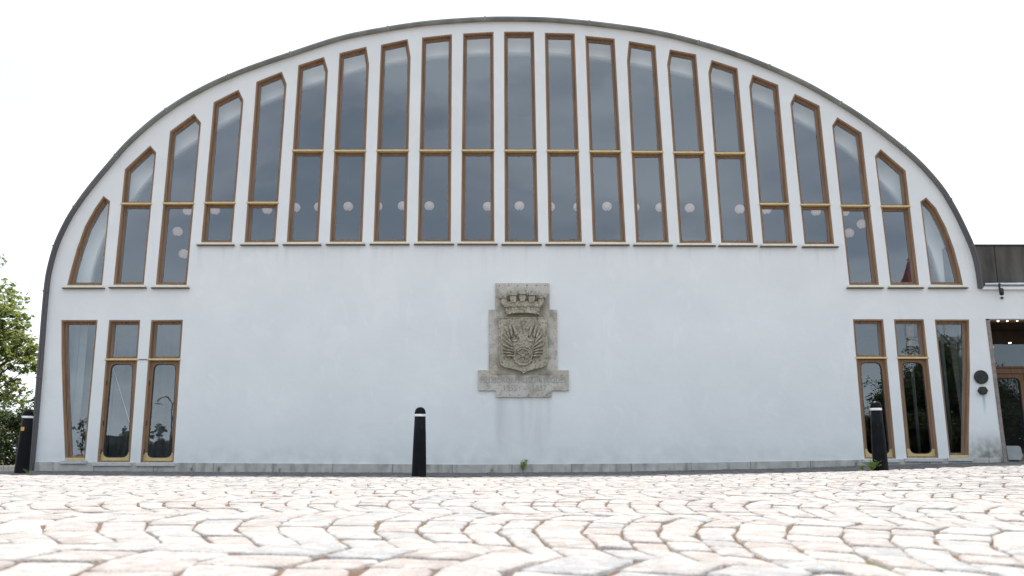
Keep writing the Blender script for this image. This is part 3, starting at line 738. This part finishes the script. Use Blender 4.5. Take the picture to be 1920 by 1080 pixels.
for side in (0, 1):
    mb = MB(); fx = (lambda p: p) if not side else (lambda p: (1092-p[0], p[1]))
    for i, (a, b, w_) in enumerate(FE): feather(mb, fx(a), fx(b), w_*1.3, .075+.006*i, bend=(.012 if side else -.012))
    pts = [S(*fx(p)) for p in ((330,465),(355,480),(400,492),(440,475),(460,435),(440,400))]
    mb.tube([(x, 17.845, z) for x, z in pts], [.01,.02,.026,.026,.024,.015], 8)
    pts = [S(*fx(p)) for p in ((350,640),(345,600),(370,570),(400,560))]; mb.tube([(x, 17.835, z) for x, z in pts], [.01,.018,.018,.01], 8)
    link('wing', mb, M['relief'], ARMS, smooth=True)
mb = MB()
a, b = S(546, 760); k = 32; u = .10185*18/1660
for r, tr in ((175*u, .02), (128*u, .012)): mb.tube([(a+r*cos(2*pi*i/k), 17.84, b+r*sin(2*pi*i/k)) for i in range(k+1)], tr, 8, False)
ring = [(a+180*u*cos(2*pi*i/k), b+180*u*sin(2*pi*i/k)) for i in range(k)]; rin = [(a+122*u*cos(2*pi*i/k), b+122*u*sin(2*pi*i/k)) for i in range(k)]
me = slab(ring, [rin], 17.842, 17.864)
for i in range(6):
    t_ = pi/2+i*pi/3; mb.tube([(a+30*u*cos(t_), 17.845, b+30*u*sin(t_)), (a+130*u*cos(t_), 17.845, b+130*u*sin(t_))], .013, 8)
mb.ell((a, 17.835, b), (.038,.03,.038), 14, 8)
wh = link('wheel', mb, M['relief'], ARMS, smooth=True); link('rim', me, M['relief'], wh)
mb = MB()
for (x, y, rot) in ((546,150,0),(468,248,2.2),(626,248,-2.2)):
    a, b = S(x, y); R = Matrix.Rotation(-rot, 3, 'Y'); h = []
    for i in range(24):
        t_ = 2*pi*i/24; hx = .056*sin(t_)**3*1.15; hz = (.046*cos(t_)-.018*cos(2*t_)-.007*cos(3*t_)); q_ = R @ Vector((hx, 0, hz)); h.append((a+q_.x, 17.845, b+q_.z))
    mb.tube(h+[h[0]], .009, 6, False); mb.ell((a, 17.858, b), (.036,.014,.036), 12, 8)
p0, p1 = S(546, 225), S(552, 350); mb.tube([(p0[0], 17.855, p0[1]), (p1[0], 17.86, p1[1])], .009, 6)
link('clover', mb, M['relief'], ARMS, smooth=True)
mb = MB()
for xx in (318,390,460,532,603,673): x_, z_ = K([(xx,146)], 17.948)[0]; mb.ell((x_, 17.949, z_), (.011,.006,.011), 10, 6)
for xx in (322,396,468,543,616,690): x_, z_ = K([(xx,999)], 17.948)[0]; mb.ell((x_, 17.949, z_), (.011,.006,.011), 10, 6)
link('bolt_hole', mb, M['dark_metal'], ARMS)  # bolt holes as dark discs, the shade inside them put into the colour
M['letter'] = noisy('incised_lettering', (.24,.25,.25), (.37,.38,.38), 20, .95, .2)
def text(s, u0, u1, v, name, m, parent, Y=17.9475, ext=.003, yk=1.35):
    cu = bpy.data.curves.new('t', 'FONT'); cu.body = s; cu.extrude = ext; cu.size = 1; cu.align_x = 'CENTER'; cu.align_y = 'CENTER'
    o = bpy.data.objects.new('t', cu); me = bpy.data.meshes.new_from_object(o); bpy.data.objects.remove(o)
    xs_ = [q.co.x for q in me.vertices]; wid = max(xs_)-min(xs_); (xa_, z_), (xb_, _) = P(u0, v, Y), P(u1, v, Y); k_ = (xb_-xa_)/wid
    ky = k_*yk
    me.transform(Matrix(((k_,0,0,(xa_+xb_)/2),(0,0,-1,Y),(0,ky,0,z_),(0,0,0,1))))
    for q_ in me.vertices: q_.co.y = Y + (q_.co.y-Y)
    me.materials.clear(); return link(name, me, m, parent, fixn=False)
text('MEDBORGARHUSET BYGGDES', 901, 1061, 713, 'inscription', M['letter'], ARMS)
text('1955   -   1957', 944, 1023, 728, 'inscription', M['letter'], ARMS, yk=1.1)

# ---------------------------------------------------------------- globe lamps in the upper hall
LAMPS = [(278,398,2,'cut by right jamb'),(352,395,3,'tucked under the bar'),(333,434,3,'at mid height'),(344.5,476,3,'lowest of three'),(403,394,4,''),(501,393,5,''),(554,389,6,'at the left side'),(598,388,6,'cut by right jamb'),(653,387,7,''),(708,387,8,'cut by left jamb'),(755,386,8,'at the right jamb'),(805,386,9,''),(914.5,387,10,''),(974,386,11,''),(1031.5,387.5,12,'cut by left jamb'),(1084,388,12,'cut by right jamb'),(1138,387,13,''),(1190,389,14,'cut by left jamb'),(1238,389,14,'at the right jamb'),(1293,390,15,''),(1387,392,16,''),(1437,393,17,''),(1530,396,18,''),(1583,397,19,'under the bar'),(1616,420,19,'right of the lowest'),(1592,437,19,'lowest of three'),(1654,399,20,'cut by left jamb')]
ORD = ['','first','second','third','fourth','fifth','sixth','seventh','eighth','ninth','tenth','eleventh']
def winname(k): return f"{ORD[k]} upper window from the left" if k <= 11 else f"{ORD[22-k]} upper window from the right"
YL = 20.6
proto = None
def roofz(x):
    best = 9.5
    for (xa_, za_), (xb_, zb2) in zip(arc_full, arc_full[1:]):
        if xa_ <= x <= xb_: return za_+(zb2-za_)*(x-xa_)/max(1e-6, xb_-xa_)
    return best
for (u_, v_, k_, note) in LAMPS:
    x_, z_ = P(u_, v_, YL); lab = f"globe lamp in {winname(k_)}" + (f", {note}" if note else '')
    if proto is None:
        proto = thing('globe_lamp', (x_, YL, z_), lab, 'pendant lamp', 'globe lamps hanging behind the upper windows')
        mb = MB(); prof = []
        for i in range(17):
            ph = pi*i/16; prof.append((max(.012, .118*sin(ph))*(1+.012*(i % 2)), -.112*cos(ph)))
        mb.lathe(prof, 24, (x_, YL, z_)); link('globe', mb, M['paper'], proto, smooth=True)
        link('bulb_holder', MB().tube([(x_, YL-.02, z_-.118), (x_, YL-.02, z_-.07)], .02, 8), M['bronze'], proto)
        cord = link('cord', MB().tube([(x_, YL, z_+.11), (x_, YL, z_+.6)], .004, 6), M['dark_metal'], proto); r_ = proto
    else:
        r_ = copy_tree(proto); r_.location = (x_, YL, z_); r_['label'] = lab
    # each cord reaches up to the vault
    for c_ in r_.children:
        if c_.name.startswith('cord'):
            top = roofz(x_)-.12 - z_
            c_.scale = (1,1,1); me = MB().tube([(0,0,.11), (0,0,max(.3, top))], .004, 6).mesh('cord'); me.materials.append(M['dark_metal']); c_.data = me; c_.location = (0,0,0)

# curtains inside the lower windows
def curtain(u0, u1, Y, v0, v1, m, label, amp=.03, seed=0):
    rr = random.Random(seed); (xa_, zt_), (xb_, zb2) = P(u0, v0, Y), P(u1, v1, Y); n_ = 60; v = []; f = []
    ph = [rr.uniform(0, 6) for _ in range(3)]
    for i in range(n_+1):
        t_ = i/n_; x = xa_+(xb_-xa_)*t_; y = Y+amp*sin(x*42+ph[0])+amp*.5*sin(x*71+ph[1])
        v += [(x, y, zb2), (x+.004*sin(t_*20), y+.02, (zb2+zt_)/2), (x, y*.3+Y*.7, zt_)]
    for i in range(n_): f += [(i*3, i*3+3, i*3+4, i*3+1), (i*3+1, i*3+4, i*3+5, i*3+2)]
    o = link('curtain', MB().add(v, f), m, smooth=True, fixn=False); s_ = o.modifiers.new('t', 'SOLIDIFY'); s_.thickness = .003
    return tag(o, label, 'curtain')
curtain(100, 142, 18.55, 596, 858, M['curtain'], 'pale gathered curtain at left side of the leftmost lower window', seed=1)
curtain(140, 200, 18.75, 596, 858, M['curtain_grey'], 'blue grey curtain behind the leftmost lower window', seed=2)
curtain(200, 262, 18.75, 608, 858, M['curtain_grey'], 'grey curtain behind the leftmost door, a thin white cord in front', seed=3)
curtain(282, 340, 18.75, 608, 858, M['curtain_grey'], 'grey curtain behind the second door from the left, no cord in front', seed=4)
curtain(1700, 1728, 18.6, 596, 855, M['curtain_dark'], 'dark curtain behind the second door from the entrance wing', seed=6)
curtain(1728, 1745, 18.6, 598, 855, M['curtain'], 'narrow pale curtain edge beside the dark curtain near the right doors', seed=9)
curtain(1758, 1790, 18.6, 596, 855, M['curtain_dark'], 'dark curtain in left half of the rightmost lower window', seed=7)
curtain(1789, 1818, 18.7, 596, 855, M['curtain_olive'], 'olive curtain in right half of the rightmost lower window', amp=.01, seed=8)
(xa_, za_), (xb_, zb2) = P(211, 686, 18.5), P(243, 792, 18.5)
tag(link('pull_cord', MB().tube([(xa_, 18.5, za_), (xb_, 18.5, zb2)], .007, 6), mat('white_cord', (.8,.8,.8), .8)), 'thin white cord slanting behind glass of the leftmost door', 'cord')

# ---------------------------------------------------------------- bollards
def make_bollard(label):
    r_ = thing('bollard', (0,0,0), label, 'bollard', 'black bollards along the square')
    prof = [(.118,-.06),(.118,0),(.113,.25),(.099,.7),(.0885,.955)]
    link('post', MB().lathe(prof, 32), M['black'], r_, smooth=True)
    link('reflective_band', MB().lathe([(.088,.955),(.0905,.957),(.0895,.992),(.087,.994)], 32), M['white_band'], r_, smooth=True)
    cap = [(.087,.994),(.090,1.0),(.0905,1.028),(.084,1.034)] + [(.084*cos(t_)+.0005, 1.034+.075*sin(t_)) for t_ in [i*pi/2/8 for i in range(1, 9)]]
    link('cap', MB().lathe(cap, 32), M['black'], r_, smooth=True)
    return r_
b0 = make_bollard('black bollard with white band alone in front of bare white wall')
def put(o, u, v, Y, lean=(0,0)):
    x, z = P(u, v, Y); o.location = (x, Y, z); o.rotation_euler = (lean[0], lean[1], random.uniform(0, 3)*0)
b1 = copy_tree(b0); b2 = copy_tree(b0)
put(b0, 785.5, 894, 14.35)
put(b1, 1651.5, 881.5, 14.45); b1['label'] = 'black bollard standing in front of the right hand doors with weeds'
put(b2, 40, 888, 15.6, (0, radians(.6))); b2['label'] = 'black bollard with yellow sticker at the left corner of the building'
st = MB(); n_ = 8
v = []
for i in range(n_+1):
    t_ = -pi/2 - .15 + (i/n_-.5)*.62; v += [(.1005*cos(t_)*1.005, .1005*sin(t_)*1.005, .735), (.0985*cos(t_)*1.005, .0985*sin(t_)*1.005, .80)]
st.add(v, [(i*2, i*2+2, i*2+3, i*2+1) for i in range(n_)])
s_ = link('sticker', st, M['yellow']); s_.parent = b2; s_.location = (0,0,0); so_ = s_.modifiers.new('s', 'SOLIDIFY'); so_.thickness = .002; so_.offset = 1

# ---------------------------------------------------------------- vegetation
def leaves(mb, c, r, n, size, rr, squash=1.0, hollow=.0):
    for _ in range(n):
        while True:
            d = Vector((rr.uniform(-1,1), rr.uniform(-1,1), rr.uniform(-1,1)))
            if hollow < d.length < 1: break
        p = Vector(c)+Vector((d.x*r, d.y*r, d.z*r*squash)); s = size*rr.uniform(.6,1.25)
        a = Vector((rr.gauss(0,1), rr.gauss(0,1), rr.gauss(0,.6))).normalized(); b = a.cross(Vector((rr.gauss(0,.5), rr.gauss(0,.5), 1))).normalized()
        e = b.cross(a)*s*.12
        mb.add([p-a*s*.5, p+b*s*.32+e, p+a*s*.5, p-b*s*.32+e], [(0,1,2,3)])
def make_tree(x, y, h, R, label, seed, nclump=46, per=150, size=.13, lm=None, trunk_h=.3, group='trees beyond the building', name='leafy_tree', cr=.55, zbase=0):
    rr = random.Random(seed); r_ = thing(name, (x, y, zbase), label, 'tree', group)
    tr = MB(); lv = MB(); z0 = h*trunk_h
    tr.tube([(x, y, zbase-.1), (x+.05, y, zbase+z0*.6), (x-.05, y+.05, zbase+z0), (x+.1, y, zbase+h*.62), (x, y, zbase+h*.88)], [h*.028, h*.022, h*.018, h*.010, .015], 8)
    for i in range(nclump):
        t_ = i/nclump; zz_ = z0+(h-z0)*(.05+.95*((t_*7.31) % 1)); prof = sin(pi*min(1, max(.12, ((zz_-z0)/(h-z0))*.82+.14)))
        ang = rr.uniform(0, 2*pi); rad = R*prof*sqrt(rr.uniform(.12, 1))
        cx_, cy_, cz_ = x+rad*cos(ang), y+rad*sin(ang), zbase+zz_
        s0 = Vector((x, y, zbase+max(z0*.8, zz_-rad*.8)));  e = Vector((cx_, cy_, cz_)); m_ = (s0+e)/2+Vector((rr.uniform(-.2,.2), rr.uniform(-.2,.2), rr.uniform(0,.3)))
        tr.tube([s0, m_, e], [h*.007, h*.005, .008], 5, False)
        rc = cr*R*.5*rr.uniform(.6,1.25)
        for q_ in range(5):
            off_ = Vector((rr.gauss(0,1), rr.gauss(0,1), rr.gauss(0,.8)))*rc*.55
            leaves(lv, e+off_, rc*.45, per//5, size, rr, .75)
            tr.tube([e, e+off_], [.01,.005], 4, False)
    link('trunk', tr, M['bark'], r_, fixn=False); link('crown', lv, lm or M['leaf'], r_, fixn=False); return r_
make_tree(-18.0, 26.5, 7.0, 3.3, 'tall loose leafy tree with sky showing through left of the hall', 3, 74, 210, .17)
make_tree(-15.3, 25.0, 5.0, 1.75, 'smaller bright green tree close behind the hall left corner', 5, 44, 170, .15)
make_tree(-21.5, 31, 6.2, 3.2, 'distant leafy tree behind the loose tall tree', 8, 40, 130, .17)
def make_shrub(x, y, h, R, label, seed, n=5200, size=.10, lm=None):
    rr = random.Random(seed); zb_2 = ground(x, y); r_ = thing('shrub', (x, y, zb_2), label, 'shrub', 'shrubs at the left corner')
    lv = MB(); st_ = MB()
    for i in range(26):
        a_ = rr.uniform(0, 2*pi); d_ = R*sqrt(rr.random())*.85; zz_ = zb_2+h*rr.uniform(.15,.95)*(1-.35*(d_/R)**2)
        c_ = (x+d_*cos(a_), y+d_*sin(a_), zz_); leaves(lv, c_, R*.30*rr.uniform(.7,1.2), n//26, size, rr, .8)
        st_.tube([(x+rr.uniform(-.1,.1), y, zb_2-.05), (x+d_*.5*cos(a_), y+d_*.5*sin(a_), zb_2+(zz_-zb_2)*.6), c_], [.02,.012,.006], 5, False)
    link('stem', st_, M['bark'], r_, fixn=False); link('foliage', lv, lm or M['leaf2'], r_, fixn=False)
make_shrub(-13.1, 22.2, 1.55, 1.15, 'dense dark shrub beside the left bollard', 1)
make_shrub(-14.6, 23.3, 1.9, 1.25, 'broad dark shrub at the left picture edge', 2)
make_shrub(-12.6, 20.3, .75, .75, 'low rounded shrub next to the building corner', 4, 3600)
for i, (x, y, h, R) in enumerate([(-19.5,29,2.6,2.2),(-16.6,30,2.6,2.2),(-23.5,30,2.8,2.3)]):
    make_shrub(x, y, h, R, ['high hedge shrub behind the dark shrubs','high hedge shrub nearest the building flank','high hedge shrub farthest left'][i], 20+i, 5200, .16)
kb = MB().box(-25, -9.75, 19.0, 19.15, -.05, .13)
o = link('kerb', kb, M['plinth'], bevel=.01); o['kind'] = 'structure'
gr = link('lawn', MB().box(-40, -9.8, 19.16, 45, -.05, .09), noisy('lawn', (.045,.06,.02), (.09,.10,.045), 6, .95, .6)); gr['kind'] = 'structure'
def weed(x, y, z, h, label, seed, n=9, wide=.6, ll=.5):
    rr = random.Random(seed); r_ = thing('weed', (x, y, z), label, 'weed'); st_ = MB(); lv = MB()
    for i in range(n):
        a_ = rr.uniform(0, 2*pi); tip = Vector((x+h*wide*rr.uniform(.1,1)*cos(a_), y+.3*h*wide*sin(a_), z+h*rr.uniform(.5,1)))
        mid = Vector((x, y, z)).lerp(tip, .5)+Vector((0,0,h*.12)); st_.tube([(x, y, z-.01), mid, tip], [.004,.003,.002], 5, False)
        for k_ in range(7):
            p = Vector((x, y, z)).lerp(tip, .25+.75*k_/6); d = Vector((rr.uniform(-1,1), rr.uniform(-.6,.6), rr.uniform(-.1,.7))).normalized(); s = h*.26*ll*2*rr.uniform(.6,1)
            q_ = d.cross(Vector((0,1,0))).normalized()*s*.17; lv.add([p, p+d*s*.5+q_, p+d*s, p+d*s*.5-q_], [(0,1,2,3)])
    link('stem', st_, M['weed'], r_, fixn=False); link('leaf', lv, M['weed'], r_, fixn=False)
x_, z_ = P(980, 883, 17.9); weed(x_, 17.9, z_, .23, 'leafy green weed at the wall foot below the stone carving', 1, 10, .7)
x_, z_ = P(922, 884, 17.9); weed(x_, 17.9, z_, .07, 'tiny weed just left of the leafy weed at the wall foot', 2, 5)
x_, z_ = P(359, 883, 17.9); weed(x_, 17.9, z_, .10, 'small weed at wall foot right beside the left doors', 3, 6)
x_, z_ = P(410, 883, 17.9); weed(x_, 17.9, z_, .09, 'small weed at wall foot, second from the left doors', 4, 6)
x_, z_ = P(524, 884, 17.9); weed(x_, 17.9, z_, .07, 'tiny weed at wall foot, third from the left doors', 5, 5)
x_, z_ = P(1605, 873, 17.9); weed(x_, 17.9, z_, .08, 'tiny weed at the wall foot beside the right doors', 6, 5)
x_, z_ = P(1636, 881.5, 14.32); weed(x_, 14.32, z_, .15, 'sunlit light green weed at left foot of the right bollard', 7, 16, 1.0, .7)
x_, z_ = P(1618, 881.5, 14.32); weed(x_, 14.32, z_, .08, 'smaller sunlit weed left of the weed at the right bollard', 9, 10, 1.2, .7)
x_, z_ = P(52, 888, 15.3); weed(x_, 15.3, z_, .08, 'small weed at the foot of the left bollard', 8, 8, 1.4)

# ---------------------------------------------------------------- what stands across the square and mirrors in the glass
def VM(u, v, D):
    x, z = P(u, v, 36.2+D); return x, -D, z
for i, (u, D, h, R, lb) in enumerate([(1712,14,4.9,1.8,'tall dense tree across the square facing the right doors'),(1775,13,7.6,2.6,'tallest dense tree across the square facing the entrance'),(1850,15,5.2,3.0,'dense tree across the square facing the doorway'),(1935,14,4.8,3.0,'dense tree across the square beyond the doorway axis'),(1640,17,2.3,2.4,'low dense tree across the square facing the first right door'),(1722,18,4.8,2.2,'tree behind the one facing the right doors'),(1785,18,7.8,3.0,'tree behind the tallest one across the square'),(1880,19,5.0,3.4,'broad low tree farthest behind, facing the doorway'),(1660,21,2.6,2.6,'low bushy tree farthest behind, facing the first right door')]):
    x, y, z = VM(u, 860, D); make_tree(x, y, h*.86, R, lb, 30+i, 60, 420, .17, M['leaf2'], .06, 'trees across the square', cr=1.0)
for i, (u, D, h) in enumerate([(232,20,1.9),(292,22,2.3),(140,21,2.5)]):
    x, y, z = VM(u, 862, D); make_tree(x, y, h*1.05, .6, ['young tree across the square facing the leftmost door','young slender tree across the square facing the second door','young tree across the square facing the leftmost window'][i], 50+i, 24, 120, .09, M['leaf2'], .2, 'young trees across the square')
def street_lamp(u, D, h, arms, label):
    x, y, z = VM(u, 862, D); r_ = thing('street_lamp', (x, y, 0), label, 'street lamp', 'street lamps across the square')
    mb = MB().tube([(x, y, -.1), (x, y, h*.9)], [.075, .05], 10)
    link('pole', mb, M['dark_metal'], r_)
    for s in arms:
        pts = [(x+s*.95*(1-cos(t_))*.5*1.0, y, h*.88+.55*sin(t_)) for t_ in [pi*i/12 for i in range(12)]]
        link('arm', MB().tube(pts, .04, 8), M['dark_metal'], r_)
        e = pts[-1]; link('lamp_head', MB().lathe([(.06,.12),(.28,.0),(.28,-.03),(.1,-.06)], 14, (e[0], e[1], e[2]-.08)), M['grey_plastic'], r_)
street_lamp(156, 24, 4.9, (1,), 'single arm street lamp facing the leftmost window')
street_lamp(315, 26, 4.6, (-1, 1), 'double arm street lamp facing the second door')
def vehicle(u, D, name, label, cat, L_, Hh, paint, van):
    x, y, z = VM(u, 862, D); r_ = thing(name, (x, y, 0), label, cat)
    if van: prof = [(-L_/2,.3),(-L_/2,Hh*.95),(-L_/2+.2,Hh),(L_*.22,Hh),(L_*.36,Hh*.6),(L_/2-.05,Hh*.5),(L_/2,.35)]
    else: prof = [(-L_/2,.3),(-L_/2,.8),(-L_*.36,.92),(-L_*.22,Hh),(L_*.12,Hh),(L_*.26,.95),(L_/2-.1,.82),(L_/2,.35)]
    link('body', MB().prism([(x+a_, b_) for a_, b_ in prof], y-.85, y+.85), paint, r_, bevel=.08)
    zl_ = Hh*.62 if van else .93; zh = Hh*.9 if van else Hh-.07
    link('side_window', MB().prism([(x-L_*.2, zl_), (x-L_*.17, zh), (x+L_*.13, zh), (x+L_*.22, zl_)], y+.851, y+.86), M['dark_frame'], r_)
    for s in (-.3, .3):
        wl_ = link('wheel', MB().tube([(x+L_*s, y+.68, .32), (x+L_*s, y+.87, .32)], .32, 18), M['dark_frame'], r_)
        link('rim', MB().tube([(x+L_*s, y+.871, .32), (x+L_*s, y+.885, .32)], .19, 14), M['zinc'], wl_)
    link('headlight', MB().ell((x+L_/2-.03, y+.62, .66), (.07,.16,.09), 10, 6), M['white_band'], r_); link('tail_light', MB().ell((x-L_/2, y+.7, .8), (.05,.1,.15), 10, 6), mat('red_lens', (.5,.02,.02), .3), r_)
vehicle(226, 33, 'van', 'black parked van across the square facing the leftmost door', 'van', 2.6*1.55, 2.0, M['black'], True)
vehicle(202, 38, 'delivery_van', 'white parked delivery van beside the black van', 'van', 4.2, 2.0, M['white_band'], True)
vehicle(318, 31, 'parked_car', 'dark parked car across the square facing the second door', 'car', 4.3, 1.45, noisy('dark_blue_paint', (.02,.025,.035), (.03,.035,.05), 4, .25, 0), False)
# red pointed roof with a gold ball across the square, mirrored in an upper window
x, y, z = VM(1703, 488, 30); zt_ = z
r_ = thing('pavilion', (x, y, 0), 'pavilion with red pointed roof and gold ball across the square', 'pavilion')
link('roof', MB().lathe([(2.4, zt_-4.2),(2.3, zt_-4.15),(1.0, zt_-1.8),(.08, zt_-.1)], 8, (x, y, 0)), mat('red_roof', (.13,.025,.018), .7), r_)
link('finial', MB().ell((x, y, zt_+.12), (.14,.14,.14), 12, 8), M['brass'], r_, smooth=True)
mb = MB()
for sx in (-1.7, 1.7):
    for sy in (-1.7, 1.7): mb.box(x+sx-.1, x+sx+.1, y+sy-.1, y+sy+.1, 0, zt_-4.1)
mb.box(x-1.7, x+1.7, y-1.7, y+1.7, zt_-4.6, zt_-4.15)
link('frame', mb, M['white_band'], r_)
